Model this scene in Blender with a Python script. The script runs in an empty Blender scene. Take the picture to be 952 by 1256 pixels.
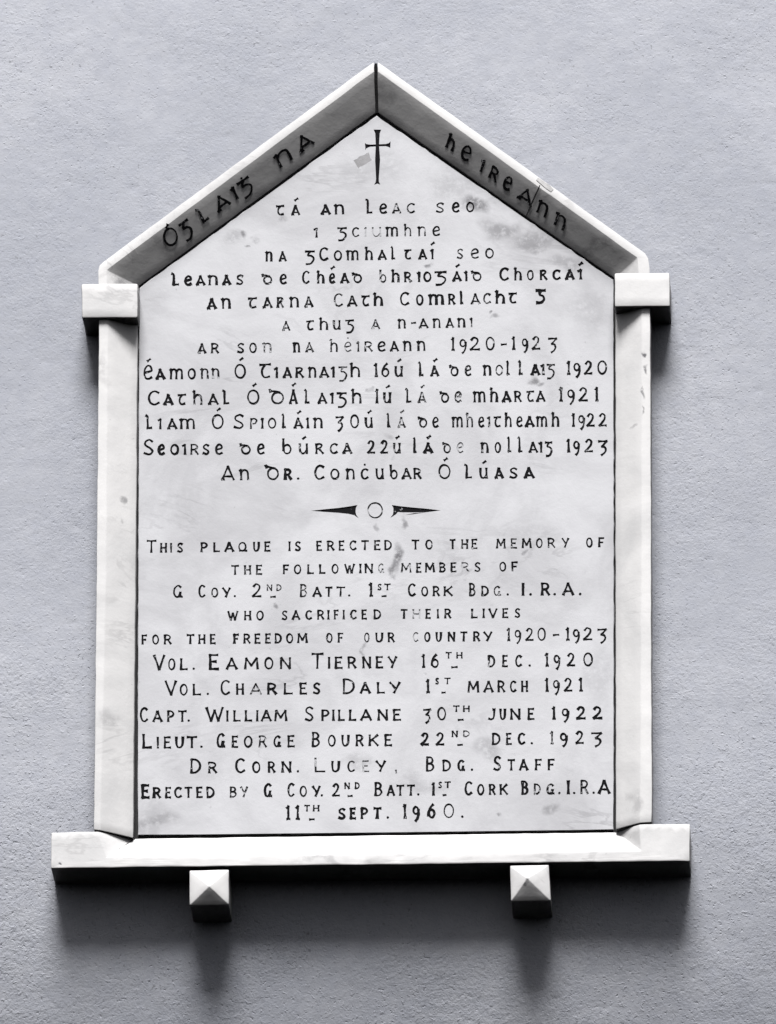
import bpy, bmesh, math, random, re
from mathutils import Vector, noise
from mathutils.geometry import delaunay_2d_cdt

rnd = random.Random(7)
SC = bpy.context.scene
COL = SC.collection

# ------------------------------------------------------------------ camera
# measured in the photograph's own 952 x 1256 grid; telephoto shot from below, a little to the right
PW, PH = 952.0, 1256.0
TILT, YAW, DIST, MM = math.radians(21), math.radians(3.0), 13.5, 0.000912
AIM = Vector((0, 0, 6.3))
FWD = Vector((-math.sin(YAW) * math.cos(TILT), math.cos(YAW) * math.cos(TILT), math.sin(TILT)))
EYE = AIM - FWD * DIST
RGT = FWD.cross(Vector((0, 0, 1))).normalized()
UPV = RGT.cross(FWD).normalized()
KPX = DIST / MM
cam_data = bpy.data.cameras.new('camera')
cam = bpy.data.objects.new('camera', cam_data)
COL.objects.link(cam)
cam.location = EYE
cam.rotation_euler = FWD.to_track_quat('-Z', 'Y').to_euler()
cam_data.sensor_fit = 'VERTICAL'
cam_data.sensor_height = 24.0
cam_data.lens = KPX * 24.0 / PH
cam_data.clip_start = 0.1
cam_data.clip_end = 200
SC.camera = cam

# ------------------------------------------------------------------ light
SUN_EL = math.radians(57.5)
world = bpy.data.worlds.new('World')
SC.world = world
world.use_nodes = True
wn = world.node_tree.nodes
sky = wn.new('ShaderNodeTexSky')
sky.sky_type = 'NISHITA'
sky.sun_disc = False
sky.sun_elevation = SUN_EL
sky.sun_rotation = math.radians(180)      # the sun stands in front of the wall (towards -Y)
sky.altitude = 50
sky.air_density = 0.4
sky.dust_density = 6.0
sky.ozone_density = 1.0
grey = wn.new('ShaderNodeHueSaturation')     # thin white cloud: a nearly colourless sky
grey.inputs['Saturation'].default_value = 0.3
world.node_tree.links.new(sky.outputs[0], grey.inputs['Color'])
world.node_tree.links.new(grey.outputs[0], wn['Background'].inputs[0])
wn['Background'].inputs[1].default_value = 0.05
sun_data = bpy.data.lights.new('sun', 'SUN')
sun_data.energy = 5.0
sun_data.angle = math.radians(21)
sun_data.color = (1.0, 0.98, 0.96)
sun = bpy.data.objects.new('sun', sun_data)
COL.objects.link(sun)
sun.location = (0, -4, 9)
sun.rotation_euler = Vector((0, math.cos(SUN_EL), -math.sin(SUN_EL))).to_track_quat('-Z', 'Y').to_euler()
SC.view_settings.view_transform = 'Standard'
SC.view_settings.look = 'None'
SC.view_settings.exposure = 0.1
SC.view_settings.gamma = 1
SC.cycles.diffuse_bounces = 0              # hard, contrasty shade as in the photograph

# ------------------------------------------------------------------ helpers
BASE = Vector((0, 0, AIM.z - 0.43))               # foot of the plaque on the wall
SLAB, FRONT = 0.020, 0.047                # how far tablet face and frame face stand off the wall


def ray(px, py):
    return (FWD * KPX + RGT * (px - PW / 2) - UPV * (py - PH / 2)).normalized()


def at(px, py, d):
    """real point on the plane d metres in front of the wall that the photo shows at (px, py)"""
    r = ray(px, py)
    return EYE + r * ((-d - EYE.y) / r.y)


def on_plane(px, py, p0, n):
    r = ray(px, py)
    return EYE + r * ((p0 - EYE).dot(n) / r.dot(n))


def back(p, y=0.026):
    return Vector((p.x, y, p.z))


def link(name, bm, mat, parent=None, smooth=True, recalc=True):
    if recalc:
        bmesh.ops.recalc_face_normals(bm, faces=bm.faces)
    me = bpy.data.meshes.new(name)
    if parent is not None:
        for v in bm.verts:
            v.co -= BASE
    bm.to_mesh(me)
    bm.free()
    me.materials.append(mat)
    if smooth:
        me.polygons.foreach_set('use_smooth', [True] * len(me.polygons))
        me.set_sharp_from_angle(angle=math.radians(32))
    o = bpy.data.objects.new(name, me)
    COL.objects.link(o)
    if parent is not None:
        o.parent = parent
    return o


def weather(bm, bevel=0.0011, cut=0.012, amp=0.0005):
    """round the arrises a little and make the hand-worked surfaces slightly uneven"""
    bmesh.ops.recalc_face_normals(bm, faces=bm.faces)
    es = [e for e in bm.edges if len(e.link_faces) == 2 and e.calc_face_angle(0) > math.radians(15)]
    bmesh.ops.bevel(bm, geom=es, offset=bevel, offset_type='OFFSET', segments=2, profile=0.5,
                    affect='EDGES', clamp_overlap=True)
    for _ in range(7):
        long = [e for e in bm.edges if e.calc_length() > cut]
        if not long:
            break
        bmesh.ops.subdivide_edges(bm, edges=long, cuts=1, use_grid_fill=True)
        bmesh.ops.triangulate(bm, faces=[f for f in bm.faces if len(f.verts) > 4])
    for v in bm.verts:
        c = v.co
        v.co = c + noise.noise_vector(c * 45) * amp + noise.noise_vector(c * 170) * amp * 0.5


def loft(sections):
    """sections of equal length -> closed solid"""
    bm = bmesh.new()
    rows = [[bm.verts.new(p) for p in s] for s in sections]
    n = len(rows[0])
    for a, b in zip(rows, rows[1:]):
        for i in range(n):
            j = (i + 1) % n
            bm.faces.new((a[i], a[j], b[j], b[i]))
    bm.faces.new(rows[0])
    bm.faces.new(rows[-1][::-1])
    return bm


def rail_section(outer, inner, slab, f=FRONT, d=SLAB):
    o, i, s = at(*outer, f), at(*inner, f), at(*slab, d)
    return [back(o), o, i, s, back(s)]


# ------------------------------------------------------------------ materials
class NT:
    def __init__(self, name):
        self.m = bpy.data.materials.new(name)
        self.m.use_nodes = True
        self.t = self.m.node_tree
        self.b = self.t.nodes['Principled BSDF']
        self.co = self.t.nodes.new('ShaderNodeTexCoord').outputs['Object']

    def node(self, kind, ins=None, **props):
        n = self.t.nodes.new(kind)
        for k, v in props.items():
            setattr(n, k, v)
        for k, v in (ins or {}).items():
            self.put(n.inputs[k], v)
        return n

    def put(self, sock, v):
        if isinstance(v, bpy.types.NodeSocket):
            self.t.links.new(v, sock)
        else:
            sock.default_value = v

    def noise(self, scale, detail=4, rough=0.55, dist=0.0, vec=None):
        return self.node('ShaderNodeTexNoise', {'Vector': vec or self.co, 'Scale': scale, 'Detail': detail,
                                                'Roughness': rough, 'Distortion': dist}).outputs['Fac']

    def ramp(self, fac, a, b, lo=0.0, hi=1.0):
        return self.node('ShaderNodeMapRange', {'Value': fac, 'From Min': a, 'From Max': b, 'To Min': lo,
                                                'To Max': hi}, interpolation_type='SMOOTHSTEP').outputs[0]

    def mth(self, op, a, b=0.0):
        n = self.node('ShaderNodeMath', {0: a, 1: b}, operation=op)
        return n.outputs[0]

    def mix(self, fac, a, b):
        n = self.node('ShaderNodeMix', data_type='RGBA')
        self.put(n.inputs[0], fac)
        self.put(n.inputs[6], a)
        self.put(n.inputs[7], b)
        return n.outputs[2]

    def bump(self, h, strength, distance, normal=None):
        ins = {'Height': h, 'Strength': strength, 'Distance': distance}
        if normal is not None:
            ins['Normal'] = normal
        return self.node('ShaderNodeBump', ins).outputs[0]


def marble(name, base, cloud, vein, stains=(), rough=0.5, cloudiness=0.5, depth=SLAB):
    k = NT(name)
    c1 = k.ramp(k.noise(7.5, 7, 0.62, 0.8), 0.38, 0.70)
    col = k.mix(k.mth('MULTIPLY', c1, cloudiness), base, cloud)
    # faint diagonal veins
    mp = k.node('ShaderNodeMapping', {'Vector': k.co, 'Rotation': (0, 0.7, 0), 'Scale': (1.0, 1.0, 3.2)}).outputs[0]
    v = k.noise(4.2, 5, 0.6, 1.4, mp)
    v = k.mth('ABSOLUTE', k.mth('SUBTRACT', v, 0.5))
    v = k.ramp(v, 0.0, 0.028, 1.0, 0.0)
    v = k.mth('MULTIPLY', v, k.ramp(k.noise(7, 3), 0.5, 0.7))
    col = k.mix(k.mth('MULTIPLY', v, 0.42), col, vein)
    # small specks of dirt caught in the surface
    sp = k.ramp(k.noise(150, 2, 0.5), 0.69, 0.76)
    sp = k.mth('MULTIPLY', sp, k.ramp(k.noise(12, 3), 0.48, 0.66))
    col = k.mix(k.mth('MULTIPLY', sp, 0.4), col, vein)
    if stains:
        wob = k.node('ShaderNodeMix', data_type='VECTOR')
        nz = k.node('ShaderNodeTexNoise', {'Vector': k.co, 'Scale': 26.0, 'Detail': 4.0}).outputs['Color']
        off = k.node('ShaderNodeVectorMath', {0: nz, 1: (0.5, 0.5, 0.5)}, operation='SUBTRACT').outputs[0]
        off = k.node('ShaderNodeVectorMath', {0: off, 'Scale': 0.045}, operation='SCALE').outputs[0]
        pos = k.node('ShaderNodeVectorMath', {0: k.co, 1: off}, operation='ADD').outputs[0]
        grain = k.ramp(k.noise(95, 5, 0.75), 0.30, 0.56)
        for px, py, rx, ry, a in stains:
            p = at(px, py, depth) - BASE
            d = k.node('ShaderNodeVectorMath', {0: pos, 1: tuple(p)}, operation='SUBTRACT').outputs[0]
            d = k.node('ShaderNodeVectorMath', {0: d, 1: (1 / (rx * MM), 1.0, 1 / (ry * MM))}, operation='MULTIPLY').outputs[0]
            d = k.node('ShaderNodeVectorMath', {0: d}, operation='LENGTH').outputs['Value']
            f = k.mth('MULTIPLY', k.ramp(d, 0.25, 1.1, 1.0, 0.0), grain)
            col = k.mix(k.mth('MULTIPLY', f, a), col, (0.17, 0.17, 0.185, 1))
    k.put(k.b.inputs['Base Color'], col)
    k.put(k.b.inputs['Roughness'], k.ramp(k.noise(18, 4), 0.3, 0.7, rough - 0.08, rough + 0.12))
    k.b.inputs['Specular IOR Level'].default_value = 0.08
    h = k.mth('ADD', k.mth('MULTIPLY', k.noise(38, 5, 0.6), 1.0), k.mth('MULTIPLY', k.noise(420, 3, 0.6), 0.12))
    k.put(k.b.inputs['Normal'], k.bump(h, 0.35, 0.0016))
    return k.m


STAINS = [(585, 252, 26, 16, .85), (620, 280, 34, 18, .55), (657, 297, 40, 14, .5), (700, 322, 36, 12, .4),
          (345, 268, 10, 9, .5), (300, 283, 7, 5, .8), (301, 297, 4, 4, .8), (284, 285, 20, 10, .35),
          (318, 291, 8, 6, .45), (484, 684, 8, 20, .95), (479, 697, 5, 12, .8), (492, 637, 5, 9, .7), (460, 643, 4, 7, .5),
          (660, 460, 9, 9, .8), (668, 467, 8, 5, .7), (609, 393, 9, 4, .6), (602, 387, 4, 3, .8), (528, 322, 8, 5, .8),
          (200, 1003, 36, 14, .4), (675, 992, 12, 9, .5), (612, 991, 7, 5, .6), (457, 474, 5, 5, .5),
          (341, 742, 5, 6, .7), (640, 677, 4, 5, .6), (470, 540, 7, 6, .35), (447, 797, 5, 3, .6),
          (520, 960, 50, 16, .25), (445, 935, 22, 12, .3), (600, 920, 20, 14, .35), (735, 830, 16, 60, .18),
          (560, 230, 40, 30, .25), (450, 205, 60, 25, .2), (725, 380, 30, 40, .2), (215, 625, 60, 30, .12),
          (182, 1010, 20, 60, .25), (640, 650, 60, 14, .15), (483, 566, 5, 4, .4)]
M_TABLET = marble('tablet_marble', (0.675, 0.685, 0.722, 1), (0.50, 0.505, 0.535, 1), (0.30, 0.30, 0.32, 1), STAINS, 0.5, 0.75)
FRAME_STAINS = [(779, 437, 3.5, 3.5, 1.0), (788, 453, 2.5, 9, .8), (788, 480, 2.5, 10, .8), (787, 503, 2.5, 8, .8), (777, 520, 6, 4, .4),
                (155, 612, 4, 9, .6), (148, 640, 4, 6, .4), (75, 1055.5, 2.5, 2.5, 1.0), (652, 1084, 4, 3, .8), (137, 880, 10, 14, .3),
                (775, 980, 9, 16, .3), (215, 300, 40, 14, .35), (330, 225, 50, 12, .3), (560, 190, 36, 12, .35), (735, 300, 26, 12, .4),
                (150, 340, 14, 10, .5), (470, 110, 14, 16, .35), (400, 1058, 60, 4, .3), (130, 450, 8, 30, .25)]
M_FRAME = marble('frame_marble', (0.82, 0.82, 0.83, 1), (0.66, 0.665, 0.68, 1), (0.40, 0.40, 0.41, 1), FRAME_STAINS, 0.5, 0.8, 0.045)


def paint_material():
    k = NT('black_letter_paint')
    wear = k.node('ShaderNodeAttribute', attribute_name='wear').outputs['Fac']
    n = k.noise(330, 3, 0.6)
    n2 = k.noise(60, 3, 0.6)
    n = k.mth('ADD', k.mth('MULTIPLY', n, 0.6), k.mth('MULTIPLY', n2, 0.4))
    gone = k.ramp(k.mth('ADD', n, k.mth('MULTIPLY', wear, 0.42)), 0.62, 0.69)
    k.put(k.b.inputs['Base Color'], k.mix(gone, (0.006, 0.006, 0.008, 1), (0.52, 0.53, 0.56, 1)))
    k.b.inputs['Roughness'].default_value = 0.75
    k.b.inputs['Specular IOR Level'].default_value = 0.1
    return k.m


def plain(name, col, rough=0.8, scale=90):
    k = NT(name)
    f = k.ramp(k.noise(scale, 4, 0.6), 0.3, 0.7)
    k.put(k.b.inputs['Base Color'], k.mix(f, tuple(c * 0.75 for c in col) + (1,), tuple(col) + (1,)))
    k.b.inputs['Roughness'].default_value = rough
    k.put(k.b.inputs['Normal'], k.bump(k.noise(300, 3), 0.4, 0.001))
    return k.m


M_PAINT = paint_material()
M_PATCH = plain('grey_filler', (0.38, 0.38, 0.40), 0.8, 60)
M_CRACK = plain('dirty_crack', (0.022, 0.022, 0.024))
M_MORTAR = plain('old_mortar', (0.66, 0.66, 0.67))


def wall_material():
    k = NT('painted_render')
    f = k.ramp(k.noise(3.5, 5, 0.6), 0.3, 0.7)
    col = k.mix(f, (0.418, 0.438, 0.494, 1), (0.500, 0.518, 0.572, 1))
    g = k.ramp(k.noise(55, 5, 0.7), 0.35, 0.68)
    col = k.mix(k.mth('MULTIPLY', g, 0.30), col, (0.345, 0.368, 0.44, 1))
    pit = k.ramp(k.noise(210, 2, 0.5), 0.68, 0.74)
    pit = k.mth('MULTIPLY', pit, k.ramp(k.noise(9, 2), 0.45, 0.6))
    col = k.mix(k.mth('MULTIPLY', pit, 0.55), col, (0.16, 0.165, 0.18, 1))
    k.put(k.b.inputs['Base Color'], col)
    k.b.inputs['Roughness'].default_value = 0.72
    k.b.inputs['Specular IOR Level'].default_value = 0.2
    sep = k.node('ShaderNodeSeparateXYZ', {'Vector': k.co}).outputs[2]
    low = k.ramp(sep, AIM.z + 0.35, AIM.z - 0.45, 0.45, 1.0)          # coarser grit lower down
    patchy = k.mth('MULTIPLY', k.ramp(k.noise(6, 3), 0.36, 0.64, 0.35, 1.0), low)
    lump = k.ramp(k.noise(230, 3, 0.6), 0.55, 0.80)
    hole = k.ramp(k.noise(260, 2, 0.5), 0.36, 0.22)
    fine = k.mth('ADD', k.mth('MULTIPLY', k.noise(260, 4, 0.7), 0.8), k.mth('MULTIPLY', k.noise(130, 3, 0.6), 0.5))
    fine = k.mth('MULTIPLY', fine, k.mth('MULTIPLY', k.ramp(k.noise(8, 4), 0.35, 0.66, 0.45, 1.15), k.ramp(low, 0.45, 1.0, 0.62, 1.0)))
    mid = k.noise(85, 4, 0.6)
    h = k.mth('MULTIPLY', k.mth('SUBTRACT', k.mth('MULTIPLY', lump, 1.1), k.mth('MULTIPLY', hole, 1.0)), patchy)
    h = k.mth('ADD', h, k.mth('ADD', k.mth('MULTIPLY', fine, 1.1), k.mth('MULTIPLY', mid, 0.25)))
    k.put(k.b.inputs['Normal'], k.bump(h, 0.62, 0.0016))
    return k.m


M_WALL = wall_material()

# ------------------------------------------------------------------ wall
def axis(lo, hi, step, far):
    a, x = [], lo
    while x <= hi:
        a.append(x)
        x += step
    l, s = [], step
    x = lo
    while x > -far:
        s *= 1.35
        x -= s
        l.append(x)
    r, s = [], step
    x = hi
    while x < far:
        s *= 1.35
        x += s
        r.append(x)
    return l[::-1] + a + r


def lean(h):
    """lean added so the wall shades darker below the sill, lighter above the gable"""
    lo, hi = max(0.0, -0.33 - h), max(0.0, h - 0.15)
    lo, hi = min(lo, 0.6), min(hi, 0.6)
    return 0.46 * lo * lo + 0.075 * hi * hi


def build_wall():
    xs = axis(-0.47, 0.47, 0.0032, 3.0)
    zs = [AIM.z + z for z in axis(-0.63, 0.63, 0.0032, 3.0)]
    zs[0] = -0.1
    vs = []
    for z in zs:
        for x in xs:
            p = Vector((x, 0, z))
            y = lean(z - AIM.z) + noise.noise(p * 5.0) * 0.0020 + noise.noise(p * 19.0) * 0.0005 + noise.noise(p * 60.0) * 0.00025
            lump = noise.noise(p * 110.0)
            y -= max(0.0, lump - 0.34) * 0.0010 * max(0.0, 0.6 + noise.noise(p * 7.0))
            pit = noise.noise(p * 95.0 + Vector((9, 3, 1)))
            y += max(0.0, pit - 0.42) * 0.002
            vs.append((x, y, z))
    w = len(xs)
    fs = [(j * w + i, j * w + i + 1, (j + 1) * w + i + 1, (j + 1) * w + i)
          for j in range(len(zs) - 1) for i in range(w - 1)]
    me = bpy.data.meshes.new('wall')
    me.from_pydata(vs, [], fs)
    me.materials.append(M_WALL)
    me.polygons.foreach_set('use_smooth', [True] * len(me.polygons))
    o = bpy.data.objects.new('wall', me)
    COL.objects.link(o)
    o['kind'] = 'structure'
    o['label'] = 'blue grey painted rough rendered wall behind the plaque'
    return o


build_wall()

# dark paving far below the plaque: keeps light from rising out of the void under the horizon
bm = bmesh.new()
bmesh.ops.create_grid(bm, x_segments=2, y_segments=2, size=60)
ground = link('ground', bm, plain('asphalt', (0.05, 0.05, 0.052), 0.9, 3))
ground.location = (0, -59.9, 0)
ground['kind'] = 'structure'

# ------------------------------------------------------------------ stroke alphabet (boxes 0..1, baseline 0)
def ell(cx, cy, rx, ry, n=22, a0=90, a1=450):
    return [(cx + rx * math.cos(math.radians(a0 + (a1 - a0) * i / n)),
             cy + ry * math.sin(math.radians(a0 + (a1 - a0) * i / n))) for i in range(n + 1)]


S, L = 's', 'l'
ROMAN = {
    'A': [(L, [(0, 0), (.48, 1)]), (L, [(.48, 1), (1, 0)]), (L, [(.2, .3), (.8, .3)])],
    'B': [(L, [(.08, 0), (.08, 1)]), (S, [(.08, 1), (.6, .98), (.86, .77), (.6, .55), (.08, .53)]),
          (S, [(.08, .53), (.65, .51), (.98, .27), (.65, .02), (.08, 0)])],
    'C': [(S, [(.95, .88), (.6, 1), (.2, .86), (.03, .5), (.18, .14), (.55, 0), (.98, .15)])],
    'D': [(L, [(.05, 0), (.05, 1)]), (S, [(.05, 1), (.5, .98), (.88, .78), (1, .5), (.88, .22), (.5, .02), (.05, 0)])],
    'E': [(L, [(.08, 0), (.08, 1)]), (L, [(.08, 1), (.95, 1)]), (L, [(.08, .53), (.75, .53)]), (L, [(.08, 0), (1, 0)])],
    'F': [(L, [(.1, 0), (.1, 1)]), (L, [(.1, 1), (1, 1)]), (L, [(.1, .5), (.8, .5)])],
    'G': [(S, [(.85, .86), (.55, 1), (.16, .8), (.03, .42), (.22, .06), (.6, .06), (.8, .4)]), (L, [(.8, .42), (.82, .1)]), (L, [(.74, .03), (1, .03)])],
    'H': [(L, [(.05, 0), (.05, 1)]), (L, [(.95, 0), (.95, 1)]), (L, [(.05, .5), (.95, .5)])],
    'I': [(L, [(.5, 0), (.5, 1)])],
    'J': [(S, [(.9, 1), (.88, .4), (.75, .08), (.4, 0), (.05, .06)]), (L, [(.7, 1), (1, 1)])],
    'K': [(L, [(.06, 0), (.06, 1)]), (L, [(.95, 1), (.08, .42)]), (L, [(.35, .58), (1, 0)])],
    'L': [(L, [(.06, 1), (.06, 0)]), (L, [(.06, .02), (1, .02)])],
    'M': [(L, [(.02, 0), (.1, 1)]), (L, [(.1, 1), (.5, .3)]), (L, [(.5, .3), (.92, 1)]), (L, [(.92, 1), (1, 0)])],
    'N': [(L, [(.05, 0), (.05, 1)]), (L, [(.05, 1), (.95, 0)]), (L, [(.95, 0), (.95, 1)])],
    'O': [(S, ell(.5, .5, .48, .5))],
    'P': [(L, [(.08, 0), (.08, 1)]), (S, [(.08, 1), (.65, .99), (.96, .75), (.65, .48), (.08, .45)])],
    'Q': [(S, ell(.45, .52, .43, .48)), (L, [(.1, .06), (1, .04)])],
    'R': [(L, [(.08, 0), (.08, 1)]), (S, [(.08, 1), (.62, .99), (.9, .76), (.62, .5), (.08, .48)]), (L, [(.5, .5), (1, 0)])],
    'S': [(S, [(.92, .88), (.58, 1), (.18, .86), (.2, .62), (.7, .42), (.92, .2), (.6, 0), (.05, .1)])],
    'T': [(L, [(0, 1), (1, 1)]), (L, [(.5, 1), (.48, 0)])],
    'U': [(S, [(.05, 1), (.06, .35), (.26, .04), (.62, .03), (.9, .3), (.95, 1)])],
    'V': [(L, [(0, 1), (.52, 0)]), (L, [(.52, 0), (1, 1)])],
    'W': [(L, [(0, 1), (.28, 0)]), (L, [(.28, 0), (.5, .8)]), (L, [(.5, .8), (.74, 0)]), (L, [(.74, 0), (1, 1)])],
    'Y': [(L, [(0, 1), (.5, .48)]), (L, [(1, 1), (.42, 0)])],
    '1': [(L, [(.5, 0), (.52, 1)]), (L, [(.52, 1), (.05, .86)]), (L, [(.15, .01), (.9, .01)])],
    '2': [(S, [(.12, .8), (.42, 1), (.82, .86), (.76, .56), (.36, .24), (.02, .02)]), (L, [(.02, .02), (1, .03)])],
    '3': [(L, [(-.04, .84), (1, .86)]), (L, [(1, .85), (.40, .42)]), (S, [(.38, .42), (.78, .34), (.9, .1), (.68, -.14), (.36, -.28)])],
    '6': [(S, [(.72, 1), (.35, .78), (.08, .4), (.1, .16)]), (S, ell(.52, .3, .42, .3))],
    '9': [(S, ell(.48, .56, .42, .27)), (S, [(.92, .62), (.96, .3), (.78, -.05), (.45, -.25)])],
    '0': [(S, ell(.5, .5, .48, .5))],
}
GAELIC = dict(ROMAN)
GAELIC.update({
    'a': [(L, [(.05, .02), (.5, 1)]), (L, [(.46, 1), (1, 0)]), (L, [(.2, .25), (.82, .25)]), (L, [(0, 0), (.22, .03)])],
    'c': ROMAN['C'], 'k': [(L, [(.1, 0), (.1, 1)]), (S, [(.1, .92), (.5, 1), (.84, .88), (.66, .64), (.12, .44)]), (L, [(.42, .54), (1, 0)])], 'o': ROMAN['O'], 's': ROMAN['S'], 'r': ROMAN['R'],
    'd': [(S, ell(.58, .42, .4, .42)), (S, [(.72, .82), (.45, .9), (.22, .93), (.03, 1.02)]), (L, [(.0, 1.05), (.06, .86)])],
    'e': [(S, [(.12, .47), (.55, .54), (.93, .64), (.8, .93), (.48, 1), (.16, .8), (.04, .45), (.2, .1), (.55, 0), (.95, .12)])],
    'g': [(L, [(0, 1), (1, 1)]), (S, [(.55, .98), (.36, .78), (.3, .55), (.62, .52), (.93, .3), (.92, -.02), (.6, -.38), (.12, -.42)])],
    'h': [(L, [(.1, 0), (.1, 1)]), (L, [(.1, 1), (-.02, .92)]), (S, [(.1, .5), (.42, .7), (.8, .62), (.92, .38), (.92, 0)])],
    'i': [(L, [(.6, 0), (.6, 1)]), (L, [(.6, 1), (-.2, .88)])],
    'l': [(S, [(.05, 1), (.3, .9), (.32, .45), (.32, .05)]), (L, [(.25, .03), (1, .06)])],
    'm': [(L, [(.05, 0), (.05, 1)]), (S, [(.05, .76), (.2, .98), (.42, .92), (.49, .65), (.5, 0)]),
          (S, [(.5, .74), (.66, .98), (.88, .92), (.95, .65), (.96, 0)]), (L, [(-.06, .92), (.05, 1)])],
    'n': [(L, [(.12, 0), (.12, 1)]), (S, [(.12, .72), (.42, .97), (.8, .9), (.92, .58), (.93, 0)]), (L, [(-.05, .92), (.12, 1)])],
    'p': [(L, [(.1, -.02), (.1, 1)]), (S, [(.1, .84), (.5, 1), (.92, .82), (.75, .52), (.4, .46)])],
    't': [(L, [(0, .96), (1, 1)]), (S, [(.5, .95), (.24, .66), (.2, .28), (.45, .02), (.92, .08)])],
    'u': [(S, [(.08, 1), (.1, .36), (.28, .04), (.62, .04), (.9, .32)]), (L, [(.9, 1), (.92, 0)])],
    'b': [(L, [(.06, 1), (.1, .22)]), (S, ell(.52, .3, .42, .3))],
    'A': [(L, [(.04, .02), (.5, 1)]), (L, [(.48, 1), (1, 0)]), (L, [(.2, .24), (.84, .24)]), (L, [(0, 0), (.2, .02)])],
    'R': ROMAN['R'],
    'G': [(L, [(0, 1), (1, 1)]), (S, [(.5, .98), (.38, .76), (.45, .6), (.8, .5), (.9, .24), (.6, -.02), (.05, -.05)])],
})
for up, lo in (('E', 'e'), ('T', 't'), ('D', 'd'), ('L', 'l')):
    GAELIC[up] = GAELIC[lo]
ACUTE = {'á': 'a', 'é': 'e', 'í': 'i', 'ó': 'o', 'ú': 'u', 'É': 'E', 'Ó': 'O', 'Á': 'A'}
DOTTED = {'ċ': 'c', 'ġ': 'g', 'ė': 'e'}


def smooth_pts(pts, k=4):
    if len(pts) > 14:
        return pts
    out = []
    n = len(pts)
    for i in range(n - 1):
        p0, p1, p2, p3 = pts[max(i - 1, 0)], pts[i], pts[i + 1], pts[min(i + 2, n - 1)]
        for j in range(k):
            t = j / k
            out.append(tuple(0.5 * (2 * b + (c - a) * t + (2 * a - 5 * b + 4 * c - d) * t * t + (3 * b - a - 3 * c + d) * t ** 3)
                             for a, b, c, d in zip(p0, p1, p2, p3)))
    out.append(pts[-1])
    return out


def ribbon(pts, w, closed=False, flare=0.30):
    """pen stroke in photo pixels -> list of convex quads, chisel-flared ends"""
    q = []
    n = len(pts)
    if n == 2:
        pts = [(pts[0][0] + (pts[1][0] - pts[0][0]) * i / 6, pts[0][1] + (pts[1][1] - pts[0][1]) * i / 6) for i in range(7)]
        n = 7
    ph = rnd.random() * 6
    side = []
    for i, p in enumerate(pts):
        if closed:
            a, b = pts[(i - 1) % (n - 1)], pts[(i + 1) % (n - 1)]
        else:
            a, b = pts[max(i - 1, 0)], pts[min(i + 1, n - 1)]
        dx, dy = b[0] - a[0], b[1] - a[1]
        l = math.hypot(dx, dy) or 1
        t = i / (n - 1)
        f = 0.92 + 0.14 * math.sin(ph + t * 5.1)
        if closed:
            f += 0.10 * math.cos(2 * math.atan2(dy, dx) + 0.6)
        else:
            f += flare * abs(2 * t - 1) ** 4
            f *= 1.0 + 0.10 * abs(dy) / l
        h = w * 0.5 * f
        ex = ey = 0
        if not closed and i in (0, n - 1):
            s = -1 if i == 0 else 1
            ex, ey = s * dx / l * w * 0.35, s * dy / l * w * 0.35
        j1, j2 = rnd.uniform(-.07, .07) * w, rnd.uniform(-.07, .07) * w
        side.append(((p[0] - dy / l * (h + j1) + ex, p[1] + dx / l * (h + j1) + ey),
                     (p[0] + dy / l * (h + j2) + ex, p[1] - dx / l * (h + j2) + ey)))
    if closed:
        side[-1] = side[0]
    for (a, b), (c, d) in zip(side, side[1:]):
        q.append([a, b, d, c])
    return q


def blob(x, y, r):
    n = 9
    return [[(x + r * (1 + rnd.uniform(-.12, .12)) * math.cos(i * 2 * math.pi / n), y + r * (1 + rnd.uniform(-.12, .12)) * math.sin(i * 2 * math.pi / n)) for i in range(n)]]


ASC = set('hlbABCDEGLOST0123456789RIPVW')


def glyph(ch, mode, x0, x1, base, xh, cap, dig, w, up=(0, -1), along=(1, 0), org=None):
    """quads of one carved letter; base(x) gives the baseline; org/up/along switch to a slanting line"""
    bold = 1.0
    polys = []
    acute = dot = False
    if ch in ACUTE:
        ch, acute = ACUTE[ch], True
    if ch in DOTTED:
        ch, dot = DOTTED[ch], True

    def P(x, h):
        if org is None:
            return (x, base(x) - h)
        return (org[0] + along[0] * x + up[0] * h, org[1] + along[1] * x + up[1] * h)

    xm = (x0 + x1) / 2
    if ch == '.':
        return blob(*P(xm, 1.3), w * 0.62)
    if ch == ',':
        return ribbon([P(xm, 1.5), P(xm + .4, -1.8)], w * .8)
    if ch == '=':
        return ribbon([P(x0, cap * .42), P(x1, cap * .45)], w)
    if ch == '_':
        return ribbon([P(x0, 0), P(x1, 0.3)], w * .95)
    sup = False
    if mode == 'R':
        h = dig if ch.isdigit() else (cap if ch.isupper() else xh)
        g = ROMAN[ch.upper()]
    else:
        h = dig if ch.isdigit() else (cap if ch in ASC else xh)
        g = GAELIC[ch]
    ins = w * 0.42
    a, b = (x0 + ins, x1 - ins) if x1 - x0 > 3.2 * ins else (x0, x1)
    hh = h - w * 0.45
    sl = rnd.uniform(-.02, .02)
    for kind, pts in g:
        closed = kind == S and len(pts) > 14
        pp = smooth_pts(pts) if kind == S else pts
        pp = [P(a + (b - a) * u + sl * v * h, w * .22 + hh * v) for u, v in pp]
        polys += ribbon(pp, w * rnd.uniform(.92, 1.08), closed)
    if acute:
        k = xm + (x1 - x0) * .08
        g0 = 1.6 if org else 5.0 if h > 14 else 5.8
        polys += ribbon([P(k - 1.5, h + g0), P(k + 1.7, h + g0 + 2.3)], w * 1.0)
    if dot:
        polys += blob(*P(xm, h + (2.6 if org else 4.8)), w * .55)
    return polys


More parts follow.
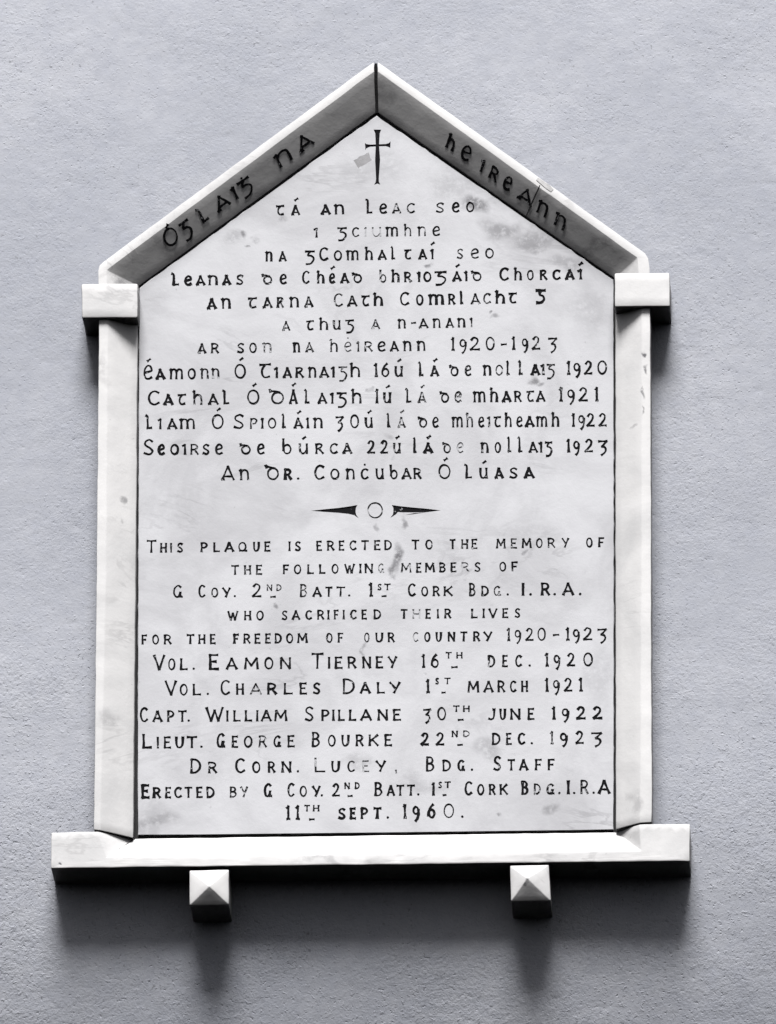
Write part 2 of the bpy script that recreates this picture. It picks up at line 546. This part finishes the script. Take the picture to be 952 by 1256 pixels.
def parse(spec):
    ox, sc = 0.0, 4.76
    for tok in spec.split():
        if tok[0] == '@':
            v = tok[1:].split('/')
            ox, sc = float(v[0]), float(v[1]) if len(v) > 1 else 4.76
            continue
        m = re.match(r'^([*~!]*)(\^?)(.)(-?[\d.]+),(-?[\d.]+)$', tok)
        yield m.group(1), bool(m.group(2)), m.group(3), ox + float(m.group(4)) / sc, ox + float(m.group(5)) / sc


# mode, baseline (x,y)(x,y), small height, cap height, digit height, pen width, letters with their left and right edges
LINES = [
 ('G', (345, 264), (570, 260.2), 12, 18, 17, 2.5,
  "@200 t660,710 á748,800 @360 *a158,217 n238,298 l418,462 e500,548 !a575,628 !c660,710 @540 !s-28,25 e68,115 o150,200"),
 ('G', (388, 291.3), (535, 289.2), 11.5, 15, 15, 2.3,
  "@360 i120,147 g255,312 !c342,385 ~i415,427 ~u455,515 m540,612 !h645,690 !n725,775 e810,858"),
 ('G', (325, 320.7), (600, 316.8), 12, 16, 16, 2.5,
  "@200 n597,640 a675,722 @360 g65,125 C150,205 o235,285 m310,382 h418,465 a492,545 l568,595 t645,690 a728,780 í800,822 @540 !s95,135 !e178,228 o262,315"),
 ('G', (210, 350.5), (700, 342.8), 12, 15.5, 15, 2.7,
  "@200 *l45,95 *e122,172 a192,247 n262,322 *a345,398 s425,472 d575,640 e680,725 @360 !C50,95 h135,182 é207,245 a272,325 d340,402 !b500,545 h572,622 r645,690 i727,738 o758,807 @540 g-35,38 á70,125 i147,157 d180,243 C345,402 h430,478 o505,548 k580,627 c655,705 *a727,785 *í810,828"),
 ('G', (255, 379), (660, 371.5), 12.7, 16, 16, 2.6,
  "@240 *a65,123 n150,207 t305,360 a390,448 k472,515 n548,605 a635,688 @400 !C45,100 a122,183 t205,255 *h275,335 C430,487 o525,570 *m600,690 r712,755 l780,802 @540 !a177,233 !c250,297 *h320,380 t398,448 **G555,618"),
 ('G', (350, 405.5), (575, 401.5), 11.5, 15, 15, 2.3,
  "@240 !a505,552 t645,692 h722,775 u800,848 @400 g112,165 !a265,315 n418,467 =500,522 a540,598 n622,670 a697,747 @540 n100,148 !i174,192"),
 ('G', (245, 433.5), (680, 428.5), 12, 15.5, 16, 2.4,
  "@240 a12,62 r88,137 s240,285 o312,358 !n392,445 *n568,612 !a640,690 @400 !h22,70 ~ė105,150 !i182,192 !r222,272 e300,350 a372,425 n450,500 n530,582 @540 1,62,88 9110,155 2172,233 0265,320 =358,385 1,416,443 9475,515 2535,585 3630,682"),
 ('G', (180, 465.5), (740, 459), 12.7, 17.5, 16.5, 2.6,
  "@165 É50,108 *a122,180 m205,285 o310,360 !n385,435 !n450,498 Ó583,653 T728,798 i822,838 a865,920 @360 k10,62 n85,135 a150,208 i225,240 !g262,315 h330,392 1,470,497 6510,562 ú588,640 l728,760 á798,850 d908,965 @555 !e72,112 n178,228 !o250,297 l312,335 l382,412 *a455,512 i522,537 !g548,598 1,666,692 9705,750 2768,818 0845,905"),
 ('G', (180, 497), (735, 492), 13, 17.5, 17, 2.6,
  "@165 C78,150 *a168,228 t250,302 h340,400 a428,492 l510,555 Ó657,732 D783,875 Á902,952 @360 l60,95 a140,197 i219,233 g252,313 h338,400 1,476,499 ú522,572 l650,690 !á725,775 d852,910 @555 e12,55 m122,195 h218,268 *a288,345 r360,405 t430,478 a487,543 1,620,648 9668,715 2735,792 1,830,856"),
 ('G', (180, 526.5), (740, 523), 12.7, 17.5, 16, 2.5,
  "@165 *l62,105 i143,157 a190,250 m265,355 Ó450,522 S575,642 !p672,720 i738,754 o778,830 l858,885 á928,985 @360 i76,92 n115,172 3245,293 0330,385 ú415,465 l545,568 !á607,655 d725,782 e810,850 @555 m-3,62 !h80,122 e150,188 !i207,220 t240,285 h305,348 e372,412 *a422,480 m490,555 h578,625 1,695,718 9732,775 2782,832 2853,902"),
 ('G', (180, 558), (740, 554.5), 12.7, 19, 16, 2.6,
  "@165 S50,115 *e135,180 *o207,262 i286,302 !r325,375 s395,440 e470,518 d612,680 e715,762 b860,920 @360 ú28,87 k125,178 c210,260 a285,343 2430,478 2507,553 ú580,628 l697,720 *á757,815 !d868,920 @555 ~e25,65 n165,213 o245,285 l318,345 l380,410 a443,500 i510,524 g540,585 1,666,692 9703,745 2770,822 3850,905"),
 ('G', (270, 589), (650, 586.5), 13, 17.5, 17, 2.6,
  "@165 A505,585 n612,672 D760,845 *r872,920 @360 .20,35 C120,182 o215,270 n305,360 ċ392,440 u478,530 b560,612 a630,690 r700,748 Ó845,920 @555 L65,115 ú155,208 *a245,300 s330,382 *a415,480"),
 ('R', (180, 678), (740, 671), 11.5, 15, 15, 2.3,
  "@165 T70,128 h150,190 i206,222 s248,285 p385,428 l460,500 *a525,582 q605,660 u692,732 e757,795 i898,912 s935,972 @360 e133,168 r195,240 e263,298 c327,370 t395,440 e470,510 d530,575 t690,737 o770,815 @555 t-16,20 h50,92 e110,147 m255,310 !e340,378 m405,462 o487,528 !r555,600 !y638,680 o780,820 f850,887"),
 ('R', (285, 705), (635, 700.5), 11.3, 15, 15, 2.3,
  "@165 t565,612 h640,682 e708,747 f865,903 o930,975 @360 l80,120 l150,188 o222,265 w297,358 i384,398 n415,465 ~g495,530 !m628,688 e715,748 m768,825 b850,890 @555 e-12,25 ~r52,97 !s128,165 o273,315 f343,383"),
 ('R', (212, 733), (715, 730), 11.7, 15.2, 16.5, 2.4,
  "@165 G225,283 C373,415 o447,490 y512,562 .580,592 2685,742 !^N772,805 !^D828,858 _797,822 @360 !B37,80 a112,165 t185,228 !t250,302 .322,330 1,440,468 ^S490,515 ^T530,568 _518,540 C668,715 o745,788 r812,855 k875,930 @555 B97,137 d168,212 !g240,285 .318,328 *I401,424 *.452,460 *R515,570 *.592,602 *A642,710 *.740,752"),
 ('R', (280, 761), (640, 757.5), 11.3, 15, 15, 2.3,
  "@165 w543,605 h640,682 o710,755 s858,895 a920,968 @360 c70,110 r137,180 i197,211 f235,265 i287,301 c330,370 e397,430 d468,512 t625,667 ~h695,742 e770,803 i837,851 r880,922 @555 l108,148 i175,189 v210,262 e290,328 s362,397"),
 ('R', (172, 790.5), (740, 785), 11.5, 15.5, 15.5, 2.4,
  "@165 f40,75 o103,145 r170,217 t303,350 h373,415 e440,475 *f575,610 r635,678 e700,737 e762,797 d818,860 o885,928 @360 m22,82 o190,230 f257,292 !o412,445 u478,525 r550,592 ~c697,730 o762,800 u830,867 n900,945 @555 t45,88 r120,162 y180,232 1,317,341 9360,402 2425,475 0495,547 =590,620 1,660,688 9702,745 2762,818 3848,902"),
 ('R', (188, 822), (720, 817), 14, 18.5, 16.2, 2.6,
  "@165 V110,178 o195,240 l265,312 .340,352 *E433,495 a535,602 m640,725 o757,813 n848,915 @360 T105,177 i201,216 e240,288 r315,368 n402,455 e480,525 y550,605 1,747,773 6800,852 ^T888,925 _925,955 @555 ^H22,60 d207,250 e290,325 c365,407 .445,457 1,540,566 9590,632 2668,718 0762,822"),
 ('R', (202, 853), (715, 848), 13.6, 18, 16.5, 2.5,
  "@165 V178,248 o263,312 l340,390 .422,435 C502,560 h593,640 !a675,742 *r772,832 l870,925 @360 e35,80 s112,158 D287,357 *a388,452 l487,535 y560,625 1,772,800 ^S828,850 ^T880,918 _868,885 @555 m88,155 a182,240 r262,308 c335,375 h402,442 1,540,566 9585,627 2650,702 1,737,765"),
 ('R', (180, 885.5), (740, 882), 13.4, 17.5, 15.5, 2.6,
  "@160/3.173 C37,70 a87,125 p142,172 t185,220 .222,232 W293,362 i373,382 l400,430 l445,475 i489,498 a508,550 m560,610 S677,715 p742,775 i786,795 l808,835 l850,880 a895,940 @450/3.07 n40,80 e98,130 3212,242 0265,300 ^T325,350 ^H362,388 _345,362 j455,485 u500,525 n540,580 e605,632 1,696,714 9732,762 *2787,825 *2850,888"),
 ('R', (172, 918), (740, 912), 13.8, 17.5, 15.5, 2.6,
  "@165 *L45,103 i130,145 e170,215 u238,290 t305,368 .385,397 *G478,532 e567,607 o637,690 !r725,773 g810,858 e892,937 @360 B105,155 o200,248 u280,328 r362,410 k437,498 e530,577 *2742,793 2830,882 @555 ^N-5,32 !^D62,100 _32,57 d230,280 e312,348 c382,427 .457,470 !1,570,594 *9625,675 2718,768 3812,875"),
 ('R', (232, 948.5), (680, 944.5), 13.3, 17.5, 16, 2.6,
  "@165 D325,388 r428,482 C588,648 o687,737 r778,823 n858,917 @360 .18,35 !L122,187 u220,272 !c315,360 ~e402,443 y480,540 !,592,605 B772,823 d870,920 @555 g30,75 .108,120 S237,285 t322,367 a390,443 f480,522 f555,597"),
 ('R', (175, 979), (745, 973.5), 12.8, 16.5, 15.5, 2.6,
  "@165 **E38,90 *r105,155 e178,215 c232,278 t292,340 e360,400 d420,468 !b555,597 !y618,662 G755,805 C892,935 @360 o35,80 y108,158 .160,172 2225,272 ^N297,330 ^D358,387 _320,342 B472,520 a545,593 t600,648 t662,710 .723,735 1,806,829 ^S845,868 ^T882,920 _875,890 @555 C70,117 o143,187 r212,253 k275,325 *B402,445 !d475,515 g548,597 .617,632 *I668,686 .705,717 R745,795 .820,830 *A850,922"),
 ('R', (350, 1005.5), (570, 1003), 13.4, 17.5, 17.2, 2.7,
  "@165 1,882,914 @360 1,8,42 ^T62,97 ^H113,152 _95,120 *s258,307 *e328,367 *p390,437 *t465,515 .545,557 1,639,664 *9692,738 *6780,832 !0875,940 @555 .50,65"),
]


def line_polys(spec):
    mode, (xa, ya), (xb, yb), xh, cap, dig, w, txt = spec
    k = (yb - ya) / (xb - xa)
    base = lambda x: ya + (x - xa) * k
    res = []
    txt = re.sub(r'(?<=[ *~!^])1,(?=\d)', '1', ' ' + txt)
    for flags, sup, ch, x0, x1 in parse(txt):
        ww = w * 0.99 * (1 + 0.2 * flags.count('*'))
        if '!' in flags:
            ww *= .84
        if '~' in flags:
            ww *= .72
        wear = 0.50 if '~' in flags else 0.24 if '!' in flags else rnd.uniform(0.0, 0.16)
        if '*' in flags:
            wear = 0.0
        if sup:
            pl = glyph(ch, 'R', x0, x1, lambda x: base(x) - cap + 7.6, 7.6, 7.6, 7.6, ww * .72)
        else:
            pl = glyph(ch, mode, x0, x1, base, xh, cap, dig, ww)
        res += [(p, wear) for p in pl]
    return res


def ragged(pts, step=9.0, amp=0.7):
    out = []
    for (x0, y0), (x1, y1) in zip(pts, pts[1:] + pts[:1]):
        n = int(math.hypot(x1 - x0, y1 - y0) / step)
        for i in range(n):
            t = i / n
            j = 0 if i == 0 else amp
            out.append((x0 + (x1 - x0) * t + rnd.uniform(-j, j), y0 + (y1 - y0) * t + rnd.uniform(-j, j)))
    return out


# ------------------------------------------------------------------ the plaque
plaque = bpy.data.objects.new('memorial_plaque', None)
COL.objects.link(plaque)
plaque.location = BASE
plaque.empty_display_size = 0.1
plaque['label'] = 'white marble memorial plaque with gabled frame, sill and black carved lettering on grey wall'
plaque['category'] = 'plaque'

OUT = [(169.8, 1023.6), (752.0, 1017.0), (751.6, 343.8), (462.2, 142.6), (171.8, 354.0)]

OUT = ragged(OUT)
groups = []          # (name, polys with wear, material)
for spec in LINES:
    groups.append(('text_line', line_polys(spec), M_PAINT))
cross = [[(458.3, 159), (467.7, 159), (465.9, 163.5), (460.3, 163.5)], [(460.3, 163.5), (465.9, 163.5), (465, 178), (461, 178)],
         [(461, 178), (465, 178), (466.3, 196), (460.2, 196)], [(460.2, 196), (466.3, 196), (464.7, 219), (461.3, 219)],
         [(461.3, 219), (464.7, 219), (464.9, 223), (461, 223)], [(461, 223), (464.9, 223), (466.6, 226.5), (463, 225.2), (458.8, 226.8)],
         [(447.7, 175.3), (449.5, 176.8), (449.5, 182), (448.4, 184.4)], [(449.5, 176.8), (454, 177.3), (454, 180), (449.5, 182)],
         [(454, 177.3), (473, 176.7), (473, 179.3), (454, 180)], [(473, 176.7), (477, 175.6), (477, 180.4), (473, 179.3)],
         [(477, 175.6), (479.2, 173.2), (478.8, 181.6), (477, 180.4)]]
groups.append(('cross', [(p, 0.0) for p in cross], M_PAINT))
groups.append(('arrowhead', [(p, 0.0) for p in (
    [(381.3, 626.5), (398, 624.6), (398, 627.9)], [(398, 624.6), (415, 623), (415, 629), (398, 627.9)], [(415, 623), (428, 621.2), (428, 630.4), (415, 629)],
    [(428, 621.2), (438.6, 619.4), (436.6, 623), (436.2, 627.5), (428, 630.4)], [(428, 630.4), (436.2, 627.5), (437, 631.5), (434.5, 632)], [(434.5, 632), (437, 631.5), (440, 635.6)])], M_PAINT))
groups.append(('ring', [(p, 0.25) for p in ribbon(ell(460.2, 626.0, 8.9, 9.1, 28), 2.0, True)], M_PAINT))
groups.append(('arrowhead', [(p, 0.0) for p in (
    [(541, 626), (523, 623.9), (523, 628.3)], [(523, 623.9), (506, 622.4), (506, 628.6), (523, 628.3)], [(506, 622.4), (492, 621), (492, 628.4), (506, 628.6)],
    [(492, 621), (480.6, 619.4), (482.6, 623), (482.6, 627.6), (492, 628.4)], [(482.6, 627.6), (488, 628), (486, 630.8), (482, 631)], [(482, 631), (486, 630.8), (478.8, 635.3)],
    [(523, 628.3), (507, 630.8), (496, 631.8), (508, 629.4)])], M_PAINT))
groups.append(('repair_patch', [(ragged([(433.6, 197), (452.2, 187), (456.2, 196.4), (439.7, 206.6)], 2.6, 0.9), 0.0)], M_PATCH))


def cdt(polys):
    vs, fs = [], []
    for p in polys:
        a = sum(p[i][0] * p[(i + 1) % len(p)][1] - p[(i + 1) % len(p)][0] * p[i][1] for i in range(len(p)))
        if a < 0:
            p = p[::-1]
        fs.append(list(range(len(vs), len(vs) + len(p))))
        vs += [Vector((x, y)) for x, y in p]
    return delaunay_2d_cdt(vs, [], fs, 0, 1e-4)


def lookup(polys, cell=4.0):
    """which of the small outlines holds a point"""
    grid = {}
    for k, p in enumerate(polys):
        xs, ys = [q[0] for q in p], [q[1] for q in p]
        for i in range(int(min(xs) // cell), int(max(xs) // cell) + 1):
            for j in range(int(min(ys) // cell), int(max(ys) // cell) + 1):
                grid.setdefault((i, j), []).append(k)

    def find(x, y):
        for k in grid.get((int(x // cell), int(y // cell)), ()):
            p, hit = polys[k], False
            for (x0, y0), (x1, y1) in zip(p, p[1:] + p[:1]):
                if (y0 > y) != (y1 > y) and x < (x1 - x0) * (y - y0) / (y1 - y0) + x0:
                    hit = not hit
            if hit:
                return k
        return None
    return find


def build_tablet():
    polys, owner = [list(OUT)], [None]
    for gi, (nm, pl, m) in enumerate(groups):
        for p, wear in pl:
            polys.append(p)
            owner.append((gi, wear))
    vc, _, faces, _, _, of = cdt(polys)
    carve = 0.0009
    top = [at(v.x, v.y, SLAB) for v in vc]
    inside = lookup(polys[1:])
    face_owner = []
    for f in faces:
        k = inside(sum(vc[i].x for i in f) / len(f), sum(vc[i].y for i in f) / len(f))
        face_owner.append(None if k is None else owner[k + 1])
    # plain marble face, chamfer and sides
    bm = bmesh.new()
    vm = {}

    def tv(i):
        if i not in vm:
            vm[i] = bm.verts.new(top[i])
        return vm[i]
    for f, o in zip(faces, face_owner):
        if o is None:
            bm.faces.new([tv(i) for i in f])
    n = len(OUT)
    cx, cy = 461, 640
    ring1, ring2 = [], []
    for x, y in OUT:
        d = math.hypot(x - cx, y - cy)
        ex, ey = x + (x - cx) / d * 1.2, y + (y - cy) / d * 1.2
        p = at(ex, ey, SLAB)
        ring1.append(Vector((p.x, -SLAB + 0.0012, p.z)))
        ring2.append(back(p))
    idx = []
    for x, y in OUT:
        idx.append(min(range(len(vc)), key=lambda i: (vc[i].x - x) ** 2 + (vc[i].y - y) ** 2))
    r1 = [bm.verts.new(p) for p in ring1]
    r2 = [bm.verts.new(p) for p in ring2]
    for i in range(n):
        j = (i + 1) % n
        bm.faces.new((tv(idx[i]), tv(idx[j]), r1[j], r1[i]))
        bm.faces.new((r1[i], r1[j], r2[j], r2[i]))
    tab = link('tablet', bm, M_TABLET, plaque, smooth=False, recalc=False)
    # make every marble face look outwards
    me = tab.data
    bm = bmesh.new()
    bm.from_mesh(me)
    fl = [f for f in bm.faces if abs(f.normal.y) > .9 and f.normal.y > 0]
    bmesh.ops.reverse_faces(bm, faces=fl)
    bm.to_mesh(me)
    bm.free()
    # edge -> faces, for groove walls
    edge = {}
    for fi, f in enumerate(faces):
        for a, b in zip(f, list(f[1:]) + [f[0]]):
            edge.setdefault((min(a, b), max(a, b)), []).append(fi)
    for gi, (nm, pl, m) in enumerate(groups):
        bm = bmesh.new()
        dep = 0.00005 if nm == 'repair_patch' else carve
        wl = bm.faces.layers.float.new('wear')
        lo, hi = {}, {}

        def vlo(i):
            if i not in lo:
                lo[i] = bm.verts.new(top[i] + Vector((0, dep, 0)))
            return lo[i]

        def vhi(i):
            if i not in hi:
                hi[i] = bm.verts.new(top[i])
            return hi[i]
        mine = [fi for fi, o in enumerate(face_owner) if o and o[0] == gi]
        ms = set(mine)
        for fi in mine:
            f = bm.faces.new([vlo(i) for i in faces[fi]])
            f[wl] = face_owner[fi][1]
            fs = faces[fi]
            for a, b in zip(fs, list(fs[1:]) + [fs[0]]):
                nb = [q for q in edge[(min(a, b), max(a, b))] if q != fi]
                if not nb or nb[0] not in ms:
                    wf = bm.faces.new((vlo(a), vlo(b), vhi(b), vhi(a)))
                    wf[wl] = face_owner[fi][1]
        for f in bm.faces:
            f.normal_update()
        bmesh.ops.reverse_faces(bm, faces=[f for f in bm.faces if f.normal.y > .9])
        o = link(nm, bm, m, tab, smooth=False, recalc=False)
        if nm == 'repair_patch':
            o['label'] = 'grey filler patch beside the cross'
    return tab


tablet = build_tablet()


# --- gable rails with their own lettering on the splay
def gable(secs, letters, org, along, up, scale, xh, cap, w, crack=None):
    ss = [rail_section(*s, f=FRONT - 0.004) for s in secs]
    bm = loft(ss)
    weather(bm, amp=0.0004)
    rail = link('gable_rail', bm, M_FRAME, plaque)
    pa, pb = ss[-2], ss[-1]
    n = (pb[2] - pa[2]).cross((pa[3] + pb[3]) / 2 - (pa[2] + pb[2]) / 2).normalized()
    if n.dot(FWD) > 0:
        n = -n
    p0 = (pa[2] + pb[2] + pa[3] + pb[3]) / 4 + n * 0.0006
    polys = []
    for ch, a, b, hx in letters:
        polys += glyph(ch, 'G', a / scale, b / scale, None, xh * hx, cap * hx, cap, w, up, along, org)

    def sheet(name, polys, mat, lift, wear=0.1):
        vc, _, faces, _, _, of = cdt(polys)
        bm = bmesh.new()
        wl = bm.faces.layers.float.new('wear')
        vs = [bm.verts.new(on_plane(v.x, v.y, p0 + n * lift, n)) for v in vc]
        inside = lookup(polys)
        for f in faces:
            if inside(sum(vc[i].x for i in f) / len(f), sum(vc[i].y for i in f) / len(f)) is not None:
                bm.faces.new([vs[i] for i in f])[wl] = wear
        bmesh.ops.delete(bm, geom=[v for v in bm.verts if not v.link_faces], context='VERTS')
        for f in bm.faces:
            f.normal_update()
            if f.normal.dot(n) < 0:
                f.normal_flip()
        # paint has a little body
        r = bmesh.ops.extrude_face_region(bm, geom=bm.faces[:])
        for v in [g for g in r['geom'] if isinstance(g, bmesh.types.BMVert)]:
            v.co += n * 0.00025
        return link(name, bm, mat, rail, smooth=False)
    sheet('inscription', polys, M_PAINT, 0.0)
    if crack:
        sheet('crack', ribbon(crack, 1.5, flare=-.2), M_CRACK, 0.0002)
    return rail


gable([((121, 360), (131.5, 360), (169.5, 371)), ((120.6, 332), (131, 332), (169.8, 351.5)), ((122.2, 325.5), (131.2, 331), (170, 350.9)),
       ((126.5, 321.5), (131.7, 330.4), (170.6, 350.4)), ((458.2, 76), (458.9, 87.5), (460.6, 138.2))],
      [('Ó', -18, 68, 1.12), ('g', 88, 150, 1), ('l', 205, 258, 1.02), ('a', 312, 398, 1.02), ('i', 432, 448, .95), ('ġ', 468, 545, .92), ('n', 712, 806, 1), ('a', 850, 945, 1.05)],
      (180 + 125 / 4.327, 150 + 664 / 4.327), (.81, -.587), (-.42, -.9), 4.327, 16.5, 19, 2.8)
gable([((797.3, 352), (784, 348), (754.2, 360)), ((796.6, 328), (782, 318), (754.2, 342)), ((795, 317), (781.6, 316.2), (754, 341.3)),
       ((791, 310.5), (781, 315.4), (753.6, 340.7)), ((463.6, 76), (463.4, 87.5), (464.2, 138.2))],
      [('h', 0, 60, .95), ('E', 108, 176, .95), ('i', 258, 276, .95), ('r', 324, 386, 1.0), ('e', 428, 486, 1.08), ('a', 540, 650, 1.1), ('n', 684, 762, 1), ('n', 816, 898, 1)],
      (530 + 80 / 5.01, 140 + 196 / 5.01), (.813, .582), (.33, -.945), 5.01, 15.2, 18.5, 2.75,
      crack=[(662.3, 227.5), (659.5, 234), (656.5, 240), (654, 246), (650.5, 253), (648.2, 259), (646, 264)])


def strip(name, px, w, p0, n, mat, parent, up=0.0005, down=0.0006):
    bm = bmesh.new()
    for q in ribbon(px, w, flare=-.3):
        vs = [on_plane(x, y, p0, n) for x, y in q]
        lo, hi = [bm.verts.new(v - n * down) for v in vs], [bm.verts.new(v + n * up) for v in vs]
        bm.faces.new(hi)
        for i in range(4):
            bm.faces.new((lo[i], lo[(i + 1) % 4], hi[(i + 1) % 4], hi[i]))
    bmesh.ops.remove_doubles(bm, verts=bm.verts, dist=1e-6)
    return link(name, bm, mat, parent, smooth=False)


OUTWARD = Vector((0, -1, 0))
# pale mortar smeared over the mended rail, dirty mortar in the open apex joint
strip('mortar_repair', [(660.5, 220.5), (664, 223), (668, 226.5), (672, 229), (676, 232.5)], 5.5, at(662, 222, FRONT - 0.0038), OUTWARD, M_MORTAR, plaque, 0.0003, 0.004)
strip('joint', [(460.8, 79.5), (460.9, 84), (461, 95), (461.8, 118), (462.2, 137)], 4.6, at(461, 88, FRONT - 0.008), (OUTWARD + Vector((0, 0, -0.45))).normalized(), M_CRACK, plaque, 0.0, 0.012)

# grimy mortar in the joint between tablet and frame
bm = bmesh.new()
ring_in = [(174, 1019), (748, 1013), (748, 346), (462.2, 147), (176, 357)]
ring_out = [(164.5, 1028), (757, 1021), (756.5, 338), (462.2, 134), (166.5, 349)]
ri, ro = [[at(x, y, 0.0155) for x, y in r] for r in (ring_in, ring_out)]
q = [[bm.verts.new(p) for p in r] for r in (ri, ro, [back(p, 0.0) for p in ro], [back(p, 0.0) for p in ri])]
for i in range(5):
    j = (i + 1) % 5
    for a, b in ((0, 1), (1, 2), (2, 3), (3, 0)):
        bm.faces.new((q[a][i], q[a][j], q[b][j], q[b][i]))
link('joint', bm, M_CRACK, plaque, smooth=False)

# --- pilasters
def pilaster(secs):
    bm = loft([rail_section(*s, d=SLAB + 0.009) for s in secs])
    weather(bm)
    return link('pilaster', bm, M_FRAME, plaque)


pilaster([((121.8, 376), (132.3, 376), (169, 387)), ((118.5, 700), (130, 700), (166.5, 709)), ((115.2, 1017.5), (123, 1018), (163.2, 1027.6))])
pilaster([((797.6, 366), (787.6, 366), (755, 377)), ((798.6, 700), (787, 700), (755, 709)), ((799.6, 1008.2), (785.5, 1008.8), (755.6, 1017.6))])


# --- capital blocks
def solid(front, d, bevel=0.0016, apex=None):
    bm = bmesh.new()
    f = [at(x, y, d) for x, y in front]
    vf = [bm.verts.new(p) for p in f]
    vb = [bm.verts.new(back(p)) for p in f]
    n = len(f)
    for i in range(n):
        j = (i + 1) % n
        bm.faces.new((vf[i], vf[j], vb[j], vb[i]))
    bm.faces.new(vb)
    if apex is None:
        bm.faces.new(vf)
    else:
        a = bm.verts.new(at(*apex))
        for i in range(n):
            bm.faces.new((vf[i], vf[(i + 1) % n], a))
    weather(bm, bevel=bevel)
    return bm


link('capital', solid([(99.8, 347.6), (169.2, 347.2), (169.0, 389.0), (100.8, 389.8)], 0.053, 0.0022), M_FRAME, plaque)
link('capital', solid([(753.6, 334.8), (821.4, 334.2), (822.0, 375.2), (754.2, 376.0)], 0.053, 0.0018), M_FRAME, plaque)

# --- sill: flat front with a splay sunk into its upper edge
SF = 0.0475
A, B, C, D = (62.8, 1021), (120, 1019.6), (131, 1051.5), (786, 1043.5)
E, F_, G_, H = (784.5, 1010.6), (846.4, 1010.6), (846.2, 1055.8), (62.8, 1064.6)
fa, fb, fc, fd, fe, ff, fg, fh = [at(*p, SF) for p in (A, B, C, D, E, F_, G_, H)]
sl, sr = at(165.5, 1028.6, SLAB), at(755.3, 1020.8, SLAB)
bm = bmesh.new()
V = {k: bm.verts.new(p) for k, p in dict(a=fa, b=fb, c=fc, d=fd, e=fe, f=ff, g=fg, h=fh, l=sl, r=sr).items()}
for k in 'abeflrgh':
    V[k.upper()] = bm.verts.new(back(V[k].co))
for s in ('abcdefgh', 'clrd', 'blc', 'dre', 'abBA', 'blLB', 'lrRL', 'reER', 'efFE', 'fgGF', 'ghHG', 'haAH', 'ABLREFGH'):
    bm.faces.new([V[k] for k in s])
weather(bm, bevel=0.0012)
sill = link('sill', bm, M_FRAME, plaque)
# open mitre joint where the splay turns, and a chip in the end block
n = (fd - fc).cross(sl - fc).normalized()
n = -n if n.y > 0 else n
strip('crack', [(165.5, 1029.2), (161, 1031.6), (156, 1034.8), (150.5, 1037.6), (146, 1041), (141, 1043.6)], 1.6, fc, n, M_CRACK, sill)

# --- diamond-pointed corbels under the sill
link('corbel', solid([(232.6, 1067.6), (280.4, 1066.6), (280.8, 1109.6), (232.8, 1110.4)], 0.0465, 0.0009, (257.0, 1087.0, 0.060)), M_FRAME, plaque)
link('corbel', solid([(625.8, 1061.8), (673.2, 1060.8), (675.6, 1104.6), (626.6, 1105.6)], 0.0465, 0.0009, (647.0, 1077.6, 0.060)), M_FRAME, plaque)
